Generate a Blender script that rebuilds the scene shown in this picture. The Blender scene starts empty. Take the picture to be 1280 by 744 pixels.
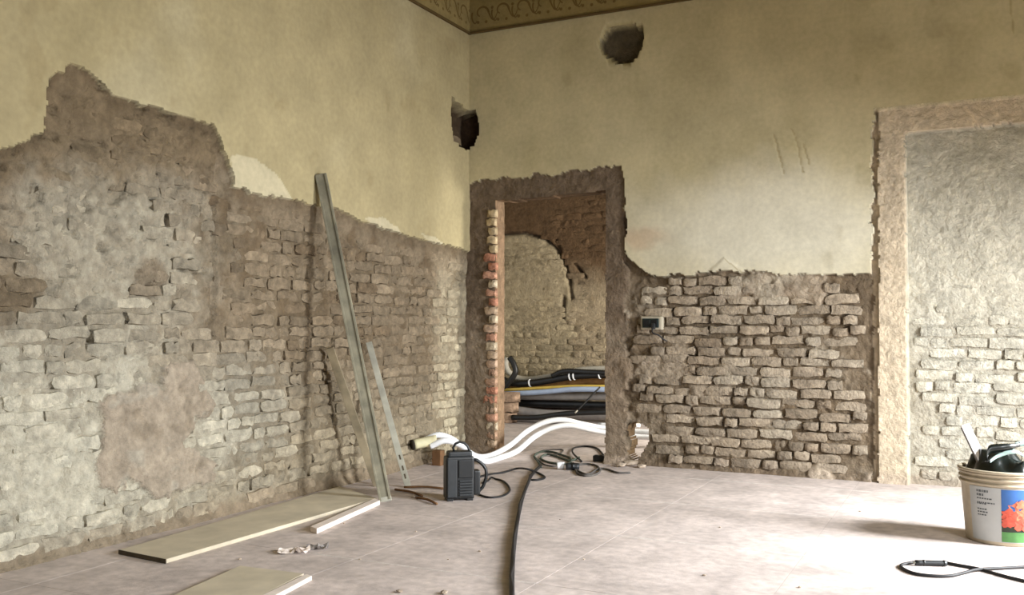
import bpy, math, random
import numpy as np
from mathutils import Vector, Matrix

# ------------------------------------------------------------------ camera, world, lights, exposure
SC = bpy.context.scene
COL = SC.collection
F = 1176.0
YAW = math.radians(26.39)
PIT = math.atan(33 / F)
CAM = np.array([4.055, -7.309, 1.15])
cd = bpy.data.cameras.new('camera'); cam = bpy.data.objects.new('camera', cd); COL.objects.link(cam)
cd.sensor_width = 36; cd.lens = 36 * F / 1280; cd.clip_start = .05
cam.location = CAM; cam.rotation_euler = (math.pi / 2 + PIT, 0, YAW)
SC.camera = cam

W = bpy.data.worlds.new('world'); SC.world = W; W.use_nodes = True
bg = W.node_tree.nodes['Background']; bg.inputs[0].default_value = (.82, .9, 1, 1); bg.inputs[1].default_value = 1.2

def window_light(name, loc, w, h, power, color, aim, spread=180):
    ld = bpy.data.lights.new(name, 'AREA'); ld.shape = 'RECTANGLE'; ld.size = w; ld.size_y = h
    ld.energy = power; ld.color = color; ld.spread = math.radians(spread)
    o = bpy.data.objects.new(name, ld); COL.objects.link(o)
    o.location = loc
    o.rotation_euler = (Vector(aim) - Vector(loc)).to_track_quat('-Z', 'Y').to_euler()
    return o
RX = 6.3          # inner face of the right wall
WIN = [(-2.15, -1.25, .6, 2.3), (-5.6, -4.3, .75, 2.5)]      # y0, y1, z0, z1 of its two windows
window_light('window_daylight', (RX + .22, -1.7, 1.45), .85, 1.6, 370, (.95, .975, 1), (4.5, -1.65, .0), 122)
window_light('window_daylight', (RX + .22, -4.95, 1.65), 1.25, 1.7, 185, (.95, .97, 1), (3.6, -4.6, -.1), 125)
window_light('passage_daylight', (3.6, 1.7, 1.1), 1.0, 1.3, 250, (1, .97, .9), (-.5, 2.7, .3), 140)
SC.view_settings.view_transform = 'Standard'; SC.view_settings.look = 'None'
SC.view_settings.gamma = 1; SC.view_settings.use_curve_mapping = False
SC.view_settings.exposure = -0.22

# ------------------------------------------------------------------ pixel helpers (1280 x 744 frame of the photograph)
_r = np.array([math.cos(YAW), math.sin(YAW), 0])
_f = np.array([-math.sin(YAW) * math.cos(PIT), math.cos(YAW) * math.cos(PIT), math.sin(PIT)])
_u = np.cross(_r, _f)
def project(P):
    d = np.asarray(P, float) - CAM
    z = np.maximum(d @ _f, .05)
    return 640 + F * (d @ _r) / z, 372 - F * (d @ _u) / z
def hit(px, py, axis, val):
    d = _r * (px - 640) / F + _u * (372 - py) / F + _f
    t = (val - CAM[axis]) / d[axis]
    return CAM + d * t
def fl(px, py, z=0.0): return hit(px, py, 2, z)
def on_left(px, py, x=0.0): return hit(px, py, 0, x)
def on_back(px, py, y=0.0): return hit(px, py, 1, y)
def at_depth(px, py, dep):
    d = _r * (px - 640) / F + _u * (372 - py) / F + _f
    return CAM + d * dep

# ------------------------------------------------------------------ noise
def _hash(ix, iy, s):
    n = (ix.astype(np.int64) * 374761393 + iy.astype(np.int64) * 668265263 + s * 974711) & 0xffffffff
    n = ((n ^ (n >> 13)) * 1274126177) & 0xffffffff
    n = (n ^ (n >> 16)) & 0xffffffff
    return n.astype(np.float64) / 4294967295.0
def vn(x, y, s=0):
    ix = np.floor(x); iy = np.floor(y); fx = x - ix; fy = y - iy
    fx = fx * fx * (3 - 2 * fx); fy = fy * fy * (3 - 2 * fy)
    a = _hash(ix, iy, s); b = _hash(ix + 1, iy, s); c = _hash(ix, iy + 1, s); d = _hash(ix + 1, iy + 1, s)
    return (a * (1 - fx) + b * fx) * (1 - fy) + (c * (1 - fx) + d * fx) * fy
def fbm(x, y, o=4, s=0):
    r = 0; a = 1; t = 0
    for k in range(o):
        r = r + a * (vn(x, y, s + k * 17) * 2 - 1); t += a; a *= .5; x = x * 2.03 + 3.1; y = y * 2.03 + 7.7
    return r / t
def sm(e0, e1, x):
    t = np.clip((x - e0) / (e1 - e0), 0, 1); return t * t * (3 - 2 * t)
def pip(px, py, poly):
    c = np.zeros(px.shape, bool); n = len(poly)
    for i in range(n):
        x1, y1 = poly[i]; x2, y2 = poly[(i + 1) % n]
        if y1 == y2: continue
        c ^= ((y1 > py) != (y2 > py)) & (px < (x2 - x1) * (py - y1) / (y2 - y1) + x1)
    return c
def blob(px, py, cx, cy, rx, ry, soft=.5):
    d = np.sqrt(((px - cx) / rx) ** 2 + ((py - cy) / ry) ** 2)
    return 1 - sm(1 - soft, 1 + soft, d)
def lin(c):
    c = np.asarray(c, float) / 255.0
    return np.where(c <= .04045, c / 12.92, ((c + .055) / 1.055) ** 2.4)
def desat(C, k): g = (C @ np.array([.3, .6, .1]))[..., None]; return C + (g - C) * k
def mixc(A, B, m): return A * (1 - m[..., None]) + lin(B) * m[..., None]

# ------------------------------------------------------------------ materials
def new_mat(name):
    m = bpy.data.materials.new(name); m.use_nodes = True
    nt = m.node_tree; return m, nt, nt.nodes['Principled BSDF']
def rough_mat(name, src='attr', color=(200, 200, 200), lo=.78, hi=1.14, bump=.5, fine=70., coarse=9., rough=.95, dist=.006, spec=.15):
    m, nt, b = new_mat(name); N = nt.nodes; L = nt.links
    geo = N.new('ShaderNodeNewGeometry')
    if src == 'attr':
        c = N.new('ShaderNodeVertexColor'); c.layer_name = 'Col'; cs = c.outputs[0]
    elif src == 'object':
        c = N.new('ShaderNodeObjectInfo'); cs = c.outputs['Color']
    else:
        c = N.new('ShaderNodeRGB'); c.outputs[0].default_value = (*lin(color), 1); cs = c.outputs[0]
    prev = cs
    for sc, a, bb in ((coarse, lo, hi), (fine * .6, lo + .04, hi)):
        n = N.new('ShaderNodeTexNoise'); n.inputs['Scale'].default_value = sc; n.inputs['Detail'].default_value = 5
        L.new(geo.outputs['Position'], n.inputs['Vector'])
        mr = N.new('ShaderNodeMapRange'); mr.inputs[1].default_value = .3; mr.inputs[2].default_value = .7
        mr.inputs[3].default_value = a; mr.inputs[4].default_value = bb
        L.new(n.outputs[0], mr.inputs[0])
        mx = N.new('ShaderNodeVectorMath'); mx.operation = 'SCALE'
        L.new(prev, mx.inputs[0]); L.new(mr.outputs[0], mx.inputs['Scale']); prev = mx.outputs[0]
    L.new(prev, b.inputs['Base Color'])
    n = N.new('ShaderNodeTexNoise'); n.inputs['Scale'].default_value = fine; n.inputs['Detail'].default_value = 6
    n.inputs['Roughness'].default_value = .65
    L.new(geo.outputs['Position'], n.inputs['Vector'])
    bp = N.new('ShaderNodeBump'); bp.inputs['Strength'].default_value = bump; bp.inputs['Distance'].default_value = dist
    L.new(n.outputs[0], bp.inputs['Height']); L.new(bp.outputs[0], b.inputs['Normal'])
    b.inputs['Roughness'].default_value = rough; b.inputs['Specular IOR Level'].default_value = spec
    return m
def plain(name, color, rough=.5, metal=0., spec=.5, vary=.12, scale=30., bump=.08):
    m = rough_mat(name, 'rgb', color, 1 - vary, 1 + vary * .6, bump, scale, scale * .2, rough, .002, spec)
    m.node_tree.nodes['Principled BSDF'].inputs['Metallic'].default_value = metal
    return m
M = {}
M['mortar'] = rough_mat('rough_mortar', bump=1.0, fine=48, dist=.018)
M['plaster'] = rough_mat('aged_plaster', lo=.88, hi=1.07, bump=.35, fine=45, coarse=3.5, dist=.004)
M['brick'] = rough_mat('eroded_brick', 'object', lo=.74, hi=1.18, bump=1.0, fine=42, coarse=16, dist=.022)
M['brickv'] = rough_mat('eroded_brick_far', 'attr', lo=.74, hi=1.18, bump=1.0, fine=42, coarse=16, dist=.022)
M['floor'] = rough_mat('dusty_screed', 'rgb', (206, 194, 188), lo=.76, hi=1.1, bump=.45, fine=30, coarse=3.4, rough=.8, dist=.004, spec=.3)
M['joint'] = rough_mat('dust_filled_joint', 'rgb', (178, 168, 164), lo=.9, hi=1.05, bump=.3, fine=50)
M['plainwall'] = rough_mat('cream_wall', 'rgb', (186, 176, 140), lo=.95, hi=1.04, bump=.2)
M['ceiling'] = rough_mat('ceiling_paint', 'rgb', (170, 160, 125), lo=.95, hi=1.04, bump=.2)
M['frieze'] = rough_mat('painted_frieze', 'rgb', (142, 126, 84), lo=.88, hi=1.08, bump=.2)
M['scroll'] = plain('frieze_scroll_paint', (112, 94, 58), .9, spec=.1)
M['moulding'] = plain('shadow_line_moulding', (92, 76, 48), .8, spec=.1)  # thin bead; the shadow line below the frieze is put into its colour
M['alu'] = plain('dull_aluminium', (168, 166, 152), .7, 0., .3, .22, 25)
M['greywood'] = plain('weathered_wood', (150, 138, 114), .9, 0, .1, .3, 18, .3)
M['greenbar'] = plain('grey_green_bar', (136, 132, 114), .8, 0., .3, .3, 22, .2)
M['paleboard'] = plain('pale_board', (198, 188, 166), .85, 0, .2, .14, 14, .2)
M['boardedge'] = plain('dark_board_edge', (88, 80, 68), .9, 0, .1, .2)
M['whitestrip'] = plain('whitened_strip', (226, 214, 204), .8, 0, .2, .12)
M['black'] = plain('black_plastic', (18, 21, 23), .42, 0, .5, .3, 40, .1)
M['dkgrey'] = plain('dark_grey_plastic', (36, 40, 43), .5, 0, .5, .25, 40)
M['cable'] = plain('black_cable', (34, 33, 34), .6, 0, .4, .25, 40)
M['greencable'] = plain('dusty_green_cable', (74, 84, 74), .7, 0, .3, .3, 40)
M['greycable'] = plain('dusty_grey_cable', (96, 92, 88), .8, 0, .3, .3, 40)
M['white'] = plain('white_conduit', (236, 238, 240), .45, 0, .5, .05, 30)
M['cream'] = plain('cream_sleeve', (214, 208, 172), .6, 0, .4, .12)
M['darkin'] = plain('dark_pipe_mouth', (48, 40, 30), .9)
M['wood'] = plain('brown_wood_block', (122, 92, 66), .85, 0, .1, .2)
M['hoseblack'] = plain('black_hose', (30, 29, 28), .45, 0, .5, .4, 20)
M['hosegrey'] = plain('grey_pipe', (150, 144, 140), .6, 0, .4, .15)
M['hosepale'] = plain('pale_grey_hose', (178, 172, 158), .7, 0, .3, .15)
M['hosedark'] = plain('dark_brown_pipe', (72, 54, 46), .7, 0, .3, .25)
M['yellow'] = plain('yellow_pipe', (206, 176, 84), .6, 0, .4, .15)
M['blue'] = plain('pale_blue_pipe', (172, 188, 214), .5, 0, .4, .1)
M['ochre'] = plain('ochre_sleeve', (150, 112, 70), .8, 0, .2, .25)
M['pail'] = plain('beige_pail_plastic', (168, 156, 134), .55, 0, .4, .14)
M['paper'] = plain('label_paper', (160, 162, 160), .6, 0, .4, .06)
M['sky'] = plain('label_blue', (44, 88, 146), .5, 0, .4, .2, 12)
M['petal'] = plain('label_orange_red', (186, 76, 56), .5, 0, .4, .25, 60)
M['petal2'] = plain('label_light_orange', (206, 108, 78), .5, 0, .4, .2, 60)
M['leafdark'] = plain('label_dark_green', (34, 44, 30), .5, 0, .4, .3, 50)
M['green'] = plain('label_green', (74, 124, 66), .5, 0, .4, .25, 40)
M['ink'] = plain('label_ink', (74, 78, 80), .6)
M['bag'] = plain('black_plastic_bag', (14, 20, 18), .28, 0, .6, .4, 30, .3)
M['bagedge'] = plain('pale_teal_plastic', (150, 176, 170), .4, 0, .5, .2, 40, .3)
M['whitewood'] = plain('white_painted_wood', (240, 236, 232), .6, 0, .3, .05)
M['stickside'] = plain('grey_stick_edge', (112, 106, 102), .8)
M['teal'] = plain('dark_teal_socket', (26, 42, 42), .45)
M['lime'] = plain('fresh_lime_patch', (172, 164, 146), .95, 0, .1, .08, 60, .4)
M['rubble'] = rough_mat('rubble_chip', 'rgb', (186, 170, 152), lo=.75, hi=1.12, bump=.6, fine=60)
M['winframe'] = plain('window_paint', (200, 196, 184), .6)

# ------------------------------------------------------------------ object helpers
def add_mesh(name, verts, faces, mat, parent=None, smooth=False, cols=None, loc=None):
    me = bpy.data.meshes.new(name)
    verts = np.asarray(verts, float)
    if loc is not None: verts = verts - np.asarray(loc)
    me.from_pydata([tuple(v) for v in verts] if len(verts) < 20000 else verts, [], faces)
    if cols is not None:
        a = me.color_attributes.new('Col', 'FLOAT_COLOR', 'POINT')
        c = np.ones((len(verts), 4), np.float32); c[:, :3] = cols
        a.data.foreach_set('color', c.ravel())
    if smooth: me.polygons.foreach_set('use_smooth', [True] * len(me.polygons))
    me.materials.append(mat); me.update()
    o = bpy.data.objects.new(name, me); COL.objects.link(o)
    if loc is not None: o.location = loc
    if parent is not None: set_parent(o, parent)
    return o
def set_parent(o, p):
    o.parent = p
    def world(q):
        return q.matrix_basis if q.parent is None else world(q.parent) @ q.matrix_parent_inverse @ q.matrix_basis
    o.matrix_parent_inverse = world(p).inverted()
def tag(o, label, cat, group=None):
    o['label'] = label; o['category'] = cat
    if group: o['group'] = group
    return o
def structure(o, label=None, cat=None):
    o['kind'] = 'structure'
    if label: o['label'] = label
    if cat: o['category'] = cat
    return o
def thing(name, label, cat, loc, group=None):
    o = bpy.data.objects.new(name, None); COL.objects.link(o); o.location = tuple(loc); o.empty_display_size = .1
    return tag(o, label, cat, group)
def boxmesh(x0, x1, y0, y1, z0, z1, bev=0.0):
    import bmesh
    bm = bmesh.new(); bmesh.ops.create_cube(bm, size=1)
    for v in bm.verts:
        v.co = Vector(((x0 + x1) / 2 + v.co.x * (x1 - x0), (y0 + y1) / 2 + v.co.y * (y1 - y0), (z0 + z1) / 2 + v.co.z * (z1 - z0)))
    if bev: bmesh.ops.bevel(bm, geom=list(bm.edges), offset=bev, segments=2, affect='EDGES', profile=.6)
    V = [tuple(v.co) for v in bm.verts]; bm.verts.index_update()
    Fc = [[v.index for v in f.verts] for f in bm.faces]; bm.free()
    return V, Fc
def box(name, x0, x1, y0, y1, z0, z1, mat, parent=None, bev=0.0, loc=None, mtx=None):
    V, Fc = boxmesh(x0, x1, y0, y1, z0, z1, bev)
    if mtx is not None: V = [tuple(mtx @ Vector(v)) for v in V]
    return add_mesh(name, V, Fc, mat, parent, loc=loc)
def catmull(P, n=8):
    P = [np.asarray(p, float) for p in P]; Q = [2 * P[0] - P[1]] + P + [2 * P[-1] - P[-2]]; out = []
    for i in range(1, len(Q) - 2):
        a, b, c, d = Q[i - 1:i + 3]
        for k in range(n):
            t = k / n
            out.append(.5 * ((2 * b) + (c - a) * t + (2 * a - 5 * b + 4 * c - d) * t * t + (3 * b - a - 3 * c + d) * t ** 3))
    out.append(P[-1]); return np.array(out)
def resample(P, step):
    s = np.r_[0, np.cumsum(np.linalg.norm(np.diff(P, axis=0), axis=1))]
    n = max(2, int(s[-1] / step)); t = np.linspace(0, s[-1], n + 1)
    return np.stack([np.interp(t, s, P[:, k]) for k in range(3)], 1)
def tube(name, pts, r, mat, parent=None, seg=10, step=.03, ribs=0., cap=True, smooth_pts=True, loc=None):
    P = catmull(pts, 10) if smooth_pts else np.array(pts, float)
    if ribs: step = ribs / 2
    P = resample(P, step)
    T = np.gradient(P, axis=0); T /= np.linalg.norm(T, axis=1)[:, None] + 1e-9
    n = np.cross(T[0], [0, 0, 1.]);
    if np.linalg.norm(n) < .1: n = np.cross(T[0], [1., 0, 0])
    n /= np.linalg.norm(n); V = []; a = np.linspace(0, 2 * np.pi, seg, endpoint=False)
    for i in range(len(P)):
        n = n - T[i] * (n @ T[i]); n /= np.linalg.norm(n); b = np.cross(T[i], n)
        rr = r * (1 - .12 * (i % 2)) if ribs else r
        V.extend(P[i] + rr * (np.cos(t) * n + np.sin(t) * b) for t in a)
    Fc = []
    for i in range(len(P) - 1):
        for j in range(seg):
            k = (j + 1) % seg; Fc.append((i * seg + j, i * seg + k, (i + 1) * seg + k, (i + 1) * seg + j))
    if cap: Fc.append(tuple(range(seg))[::-1]); Fc.append(tuple((len(P) - 1) * seg + j for j in range(seg)))
    return add_mesh(name, V, Fc, mat, parent, True, loc=loc)
def bar(name, p0, p1, w, t, mat, side, parent=None, bev=.002, loc=None, prof=None):
    """a straight bar from p0 to p1; w along the vector 'side', t across it."""
    p0 = np.asarray(p0, float); p1 = np.asarray(p1, float); d = p1 - p0; L = np.linalg.norm(d); d /= L
    s = np.asarray(side, float); s = s - d * (s @ d); s /= np.linalg.norm(s); n = np.cross(d, s)
    m = Matrix(((s[0], n[0], d[0], p0[0]), (s[1], n[1], d[1], p0[1]), (s[2], n[2], d[2], p0[2]), (0, 0, 0, 1)))
    return box(name, -w / 2, w / 2, -t / 2, t / 2, 0, L, mat, parent, bev, loc, m)

# ------------------------------------------------------------------ height-field walls
def grid_object(name, P, keep, cols, mat, parent=None, flip=False):
    ny, nx = P.shape[:2]
    idx = np.arange(ny * nx).reshape(ny, nx)
    q = np.stack([idx[:-1, :-1], idx[:-1, 1:], idx[1:, 1:], idx[1:, :-1]], -1)[keep]
    if flip: q = q[:, ::-1]
    used, inv = np.unique(q.ravel(), return_inverse=True)
    faces = inv.reshape(-1, 4)
    verts = P.reshape(-1, 3)[used]; c = cols.reshape(-1, 3)[used]
    me = bpy.data.meshes.new(name)
    me.vertices.add(len(verts)); me.vertices.foreach_set('co', verts.astype(np.float32).ravel())
    me.loops.add(faces.size); me.loops.foreach_set('vertex_index', faces.astype(np.int32).ravel())
    me.polygons.add(len(faces)); me.polygons.foreach_set('loop_start', np.arange(0, faces.size, 4, dtype=np.int32))
    me.polygons.foreach_set('use_smooth', np.ones(len(faces), bool))
    me.update(calc_edges=True); me.validate()
    a = me.color_attributes.new('Col', 'FLOAT_COLOR', 'POINT')
    cc = np.ones((len(verts), 4), np.float32); cc[:, :3] = c; a.data.foreach_set('color', cc.ravel())
    me.materials.append(mat)
    o = bpy.data.objects.new(name, me); COL.objects.link(o)
    if parent: o.parent = parent
    return o
def axis(segs):
    out = [segs[0][0]]
    for a, b, s in segs:
        n = max(1, round((b - a) / s)); out += list(np.linspace(a, b, n + 1)[1:])
    return np.array(out)

# brick shapes: rounded, chipped blocks that share mesh data (40 triangles each), front face towards -Y
def brick_shape(seed, soft):
    rnd = random.Random(seed); nx, nz = 5, 3; V = []
    ln = rnd.uniform(-.06, .06)
    for j in range(nz):
        for i in range(nx):
            x = (i / (nx - 1) - .5); z = (j / (nz - 1) - .5)
            ex = abs(x) > .49; ez = abs(z) > .49
            y = -.5 + (.13 * soft if ex else 0) + (.10 * soft if ez else 0) + rnd.uniform(-.14, .20) * soft
            sx = x * (.965 if ex else 1) + rnd.uniform(-.035, .035) * soft; sz = z * (.94 if ez else 1) + rnd.uniform(-.12, .12) * soft + ln * x
            if ex and ez: sx *= .985; sz *= .92
            V.append((sx, y, sz))
    ring = [(i, 0) for i in range(nx)] + [(nx - 1, 1)] + [(i, nz - 1) for i in range(nx - 1, -1, -1)] + [(0, 1)]
    rb = len(V); V += [V[j * nx + i] for i, j in ring]     # a second copy of the rim keeps the arris crisp
    base = len(V)
    for (i, j) in ring:
        V.append(((i / (nx - 1) - .5) * 1.03, .5, (j / (nz - 1) - .5) * 1.05))
    Fc = []
    for j in range(nz - 1):
        for i in range(nx - 1):
            a = j * nx + i; Fc.append((a, a + 1, a + nx + 1, a + nx))
    n = len(ring)
    for k in range(n):
        a = rb + k; b = rb + (k + 1) % n
        Fc.append((b, a, base + k, base + (k + 1) % n))
    me = bpy.data.meshes.new('brick'); me.from_pydata(V, [], Fc)
    me.polygons.foreach_set('use_smooth', [True] * len(Fc)); me.materials.append(M['brick']); me.update()
    return me, np.array(V), Fc
SHAPES = {k: [brick_shape(100 * i + 7, s) for i in range(14)] for k, s in (('worn', 1.1), ('flat', .75))}
def lay_bricks(parent, rows, kind, rotz, to_world, limit=300):
    """rows: dicts u,z,L,H,d,col. The largest in view become brick parts, the rest one joined part."""
    for b in rows:
        p = to_world(b['u'], b['d'], b['z']); dist = np.linalg.norm(p - CAM)
        px, py = project(p); b['p'] = p
        b['size'] = b['L'] * b['H'] / dist ** 2 * (1 if -40 < px < 1320 and -40 < py < 790 else .01)
    rows.sort(key=lambda b: -b['size']); rnd = random.Random(5)
    SV = []; SF = []; SCc = []
    for i, b in enumerate(rows):
        me, V, Fc = SHAPES[b.get('kind', kind)][rnd.randrange(14)]
        rot = (rnd.gauss(0, .02), rnd.gauss(0, b.get('tilt', .018)), rotz + rnd.gauss(0, .02))
        T = .055
        if i < limit:
            o = bpy.data.objects.new('brick', me); COL.objects.link(o); o.parent = parent
            o.location = b['p']; o.rotation_euler = rot; o.scale = (b['L'] * rnd.choice((1, -1)) , T, b['H'])
            o.color = (*b['col'], 1)
        else:
            c, s = math.cos(rotz), math.sin(rotz); v = V * np.array([b['L'], T, b['H']])
            v = np.stack([v[:, 0] * c - v[:, 1] * s, v[:, 0] * s + v[:, 1] * c, v[:, 2]], 1) + b['p']
            n0 = sum(len(x) for x in SV); SV.append(v); SF += [tuple(n0 + k for k in f) for f in Fc]
            SCc.append(np.tile(b['col'], (len(v), 1)))
    if SV:
        o = add_mesh('distant_bricks', np.concatenate(SV), SF, M['brickv'], None, True, np.concatenate(SCc))
        o.parent = parent; o['kind'] = 'stuff'
def courses(u0, u1, z0, z1, seed, hc=.079, header=.35, wob=.004, gap=.013):
    rnd = random.Random(seed); out = []; z = z0; k = 0
    while z < z1:
        u = u0 - rnd.random() * .2
        while u < u1:
            L = (.12 if rnd.random() < header else .245) * rnd.uniform(.92, 1.06)
            out.append((u + L / 2, z + hc / 2 + rnd.gauss(0, wob), L - gap * rnd.uniform(.6, 1.4), hc * rnd.uniform(.93, 1.06) - gap * rnd.uniform(.6, 1.3), rnd))
            u += L
        z += hc; k += 1
    return out

# ================================================================== THE SETTING
# ---------------- left wall (x = 0)
LB = np.array([(-500, 230), (-200, 205), (0, 187), (30, 179), (52, 165), (57, 140), (62, 100), (74, 92), (88, 79), (105, 86), (125, 101), (140, 119),
               (170, 128), (205, 138), (240, 150), (266, 155), (272, 170), (276, 185), (288, 205), (293, 236), (330, 243), (365, 250), (395, 256),
               (425, 262), (450, 275), (480, 286), (520, 298), (560, 308), (590, 314), (700, 320)], float)
CORNER_HOLE = [(564, 122), (576, 132), (585, 141), (594, 142), (597, 150), (598, 162), (594, 178), (583, 188), (574, 180), (566, 170)]
def left_zone(u, z):
    P = np.stack([np.zeros_like(u), np.minimum(u, 0), z], -1); px, py = project(P)
    n1 = fbm(u * 9, z * 9, 4, 3); n2 = fbm(u * 30, z * 30, 3, 9); n3 = fbm(u * 3, z * 3, 3, 21)
    qx = px + n1 * 7 + n2 * 3; qy = py + n1 * 5 + n2 * 4
    bound = np.interp(qx, LB[:, 0], LB[:, 1])
    hole = pip(px + n2 * 2, py + n1 * 2, CORNER_HOLE)
    plaster = (qy < bound) & ~hole
    seam = qx - (272 + 4 * np.sin(py / 23.))
    leftpart = 1 - sm(-6, 4, seam)
    tan = pip(px + n1 * 12 + n2 * 5, py + n1 * 14 + n2 * 5, [(124, 500), (180, 488), (205, 485), (214, 450), (245, 452), (262, 490), (272, 505), (245, 520),
              (236, 545), (232, 560), (272, 575), (268, 600), (235, 616), (200, 628), (185, 610), (165, 598), (150, 615), (130, 615), (122, 580), (132, 545)])
    cover = .3 + .5 * n3
    cover = np.maximum(cover, leftpart * sm(300, 230, py + n3 * 30) * .88 + n2 * .06)
    cover = np.maximum(cover, blob(px + n1 * 20, py + n1 * 20, 120, 290, 100, 90, .3) * .97)
    cover = np.maximum(cover, (1 - leftpart) * sm(34, 14, qy - bound + n1 * 14) * .95)
    cover = np.maximum(cover, blob(px + n1 * 20, py, 70, 600, 70, 60, .5) * .85)
    cover = cover + .06 * blob(px + n1 * 40, py + n3 * 40, 60, 540, 230, 170, .4) * (1 - tan)
    cover = np.where(tan, 1.25, cover)
    return dict(px=px, py=py, n1=n1, n2=n2, n3=n3, plaster=plaster, hole=hole, leftpart=leftpart, tan=tan, cover=cover, bound=bound)
def left_color(Z, u, z):
    px, py, n1, n2, n3 = Z['px'], Z['py'], Z['n1'], Z['n2'], Z['n3']
    C = np.ones(u.shape + (3,)) * lin((146, 128, 100))
    C = mixc(C, (126, 106, 78), sm(-.1, .5, n1))
    C = mixc(C, (170, 156, 126), np.clip(sm(430, 560, py + n1 * 50) * .7, 0, 1))
    low = blob(px + n1 * 50, py + n3 * 60, 40, 560, 210, 170, .45)
    up = blob(px + n1 * 45, py + n3 * 40, 135, 310, 125, 130, .5)
    C = mixc(C, (208, 202, 178), np.clip(low * (.8 + n2 * .3), 0, 1))
    C = mixc(C, (184, 176, 152), np.clip(up * (.75 + n2 * .3), 0, 1))
    C = mixc(C, (190, 184, 162), np.clip(blob(px + n1 * 30, py + n1 * 30, 300, 520, 60, 80, .7) * .7, 0, 1))
    C = mixc(C, (128, 108, 78), blob(px + n1 * 15, py + n1 * 15, 10, 365, 50, 28, .5) * .8)
    C = mixc(C, (136, 118, 92), blob(px + n1 * 8, py + n1 * 8, 190, 345, 20, 24, .3) * .8)
    C = mixc(C, (132, 112, 80), Z['leftpart'] * sm(255, 190, py + n1 * 40) * .85)
    C = mixc(C, (192, 182, 150), sm(540, 562, px + n1 * 6) * .5 * sm(300, 380, py))
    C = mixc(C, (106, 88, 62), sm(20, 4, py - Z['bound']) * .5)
    C = mixc(C, (174, 158, 134), Z['tan'] * 1.0)
    C = mixc(C, (182, 174, 154), Z['tan'] * sm(.15, .5, n1 + n3 * .5) * .6)
    C = mixc(C, (132, 116, 92), Z['tan'] * sm(-.2, -.5, n1) * .5)
    C = mixc(C, (150, 130, 102), sm(.10, .05, z + n1 * .03) * .8)
    return desat(C, .2) * .93
def depth_rubble(Z, u, z, face, bed, amp=1.0):
    cov = np.clip(Z['cover'], 0, 1.3)
    return bed + (face - .006 - bed) * cov - Z['n1'] * .007 * amp - Z['n2'] * .004 * amp
us = axis([(-9, -5.4, .3), (-5.4, 0, .0115), (0, .2, .02)])
zs = axis([(-.03, 2.7, .0115), (2.7, 4.25, .03)])
U, Zz = np.meshgrid(us, zs)
ZL = left_zone(U, Zz)
D = depth_rubble(ZL, U, Zz, .030, .050, 1.8) - ZL['leftpart'] * .014
D += (np.abs(fbm(U * 5, Zz * 7, 3, 77)) < .045) * ZL['leftpart'] * .012 * (1 - ZL['tan'])
pit = sm(.28, .42, fbm(U * 11 + 5, Zz * 15, 3, 88)) * ZL['leftpart'] * sm(420, 330, ZL['py'])
D += pit * .03 + ZL['leftpart'] * sm(330, 280, ZL['py']) * fbm(U * 7, Zz * 10, 2, 89) * .014
D -= .05 * np.exp(-np.maximum(Zz, 0) / .035) * (.6 + .6 * fbm(U * 4, Zz * 0, 3, 5))
pl = ZL['plaster']
lump = fbm(U * 2.2, Zz * 2.2, 3, 31) * .003
fresh = pip(ZL['px'] + ZL['n2'] * 2, ZL['py'], [(288, 195), (300, 193), (320, 199), (345, 218), (366, 250), (330, 246), (291, 238)]) | \
        (pip(ZL['px'] + ZL['n2'] * 2, ZL['py'] + ZL['n1'] * 3, [(455, 272), (478, 272), (496, 284), (500, 294), (470, 284)]) | pip(ZL['px'], ZL['py'] + ZL['n1'] * 2, [(526, 292), (540, 294), (556, 306), (540, 305)]))
D += .03 * (np.abs(ZL['px'] + ZL['n1'] * 9 - 272) < 3.2) * (ZL['py'] > 250) * (ZL['py'] < 425)
D = np.where(pl, lump - fresh * .004, D)
D = np.where(ZL['hole'], .12 + ZL['n1'] * .02, D)
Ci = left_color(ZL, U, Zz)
Ci = mixc(Ci, (104, 90, 70), sm(.6, .2, ZL['cover'] + ZL['n2'] * .2) * (.35 + .25 * sm(270, 290, ZL['px'])))
Cp = np.ones(U.shape + (3,)) * lin((168, 156, 121))
Cp = mixc(Cp, (156, 144, 108), sm(0, .6, fbm(U * 1.3, Zz * .8, 4, 41)) * .6)
Cp = mixc(Cp, (184, 175, 145), sm(.1, .7, fbm(U * 1.1 + 9, Zz * .9, 4, 43)) * .6)
Cp = mixc(Cp, (192, 183, 154), fresh * .9)
Ci = np.where(pl[..., None], Cp, Ci)
Ci = mixc(Ci, (138, 122, 86), pl * sm(.42, .62, fbm(U * 4.2, Zz * 3.1, 5, 301)) * .25)
Ci = mixc(Ci, (60, 46, 32), ZL['hole'] * .8)
P = np.stack([-D, U, Zz], -1)
pf = pl[:-1, :-1] & pl[1:, :-1] & pl[:-1, 1:] & pl[1:, 1:]
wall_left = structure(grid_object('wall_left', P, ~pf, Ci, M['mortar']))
grid_object('plaster_coat', P, pf, Ci, M['plaster'], wall_left)
rows = []
cs = courses(-5.35, -.01, .03, 2.75, 11)
u_ = np.array([c[0] for c in cs]); z_ = np.array([c[1] for c in cs])
zz = left_zone(u_, z_); cc = left_color(zz, u_, z_)
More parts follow.
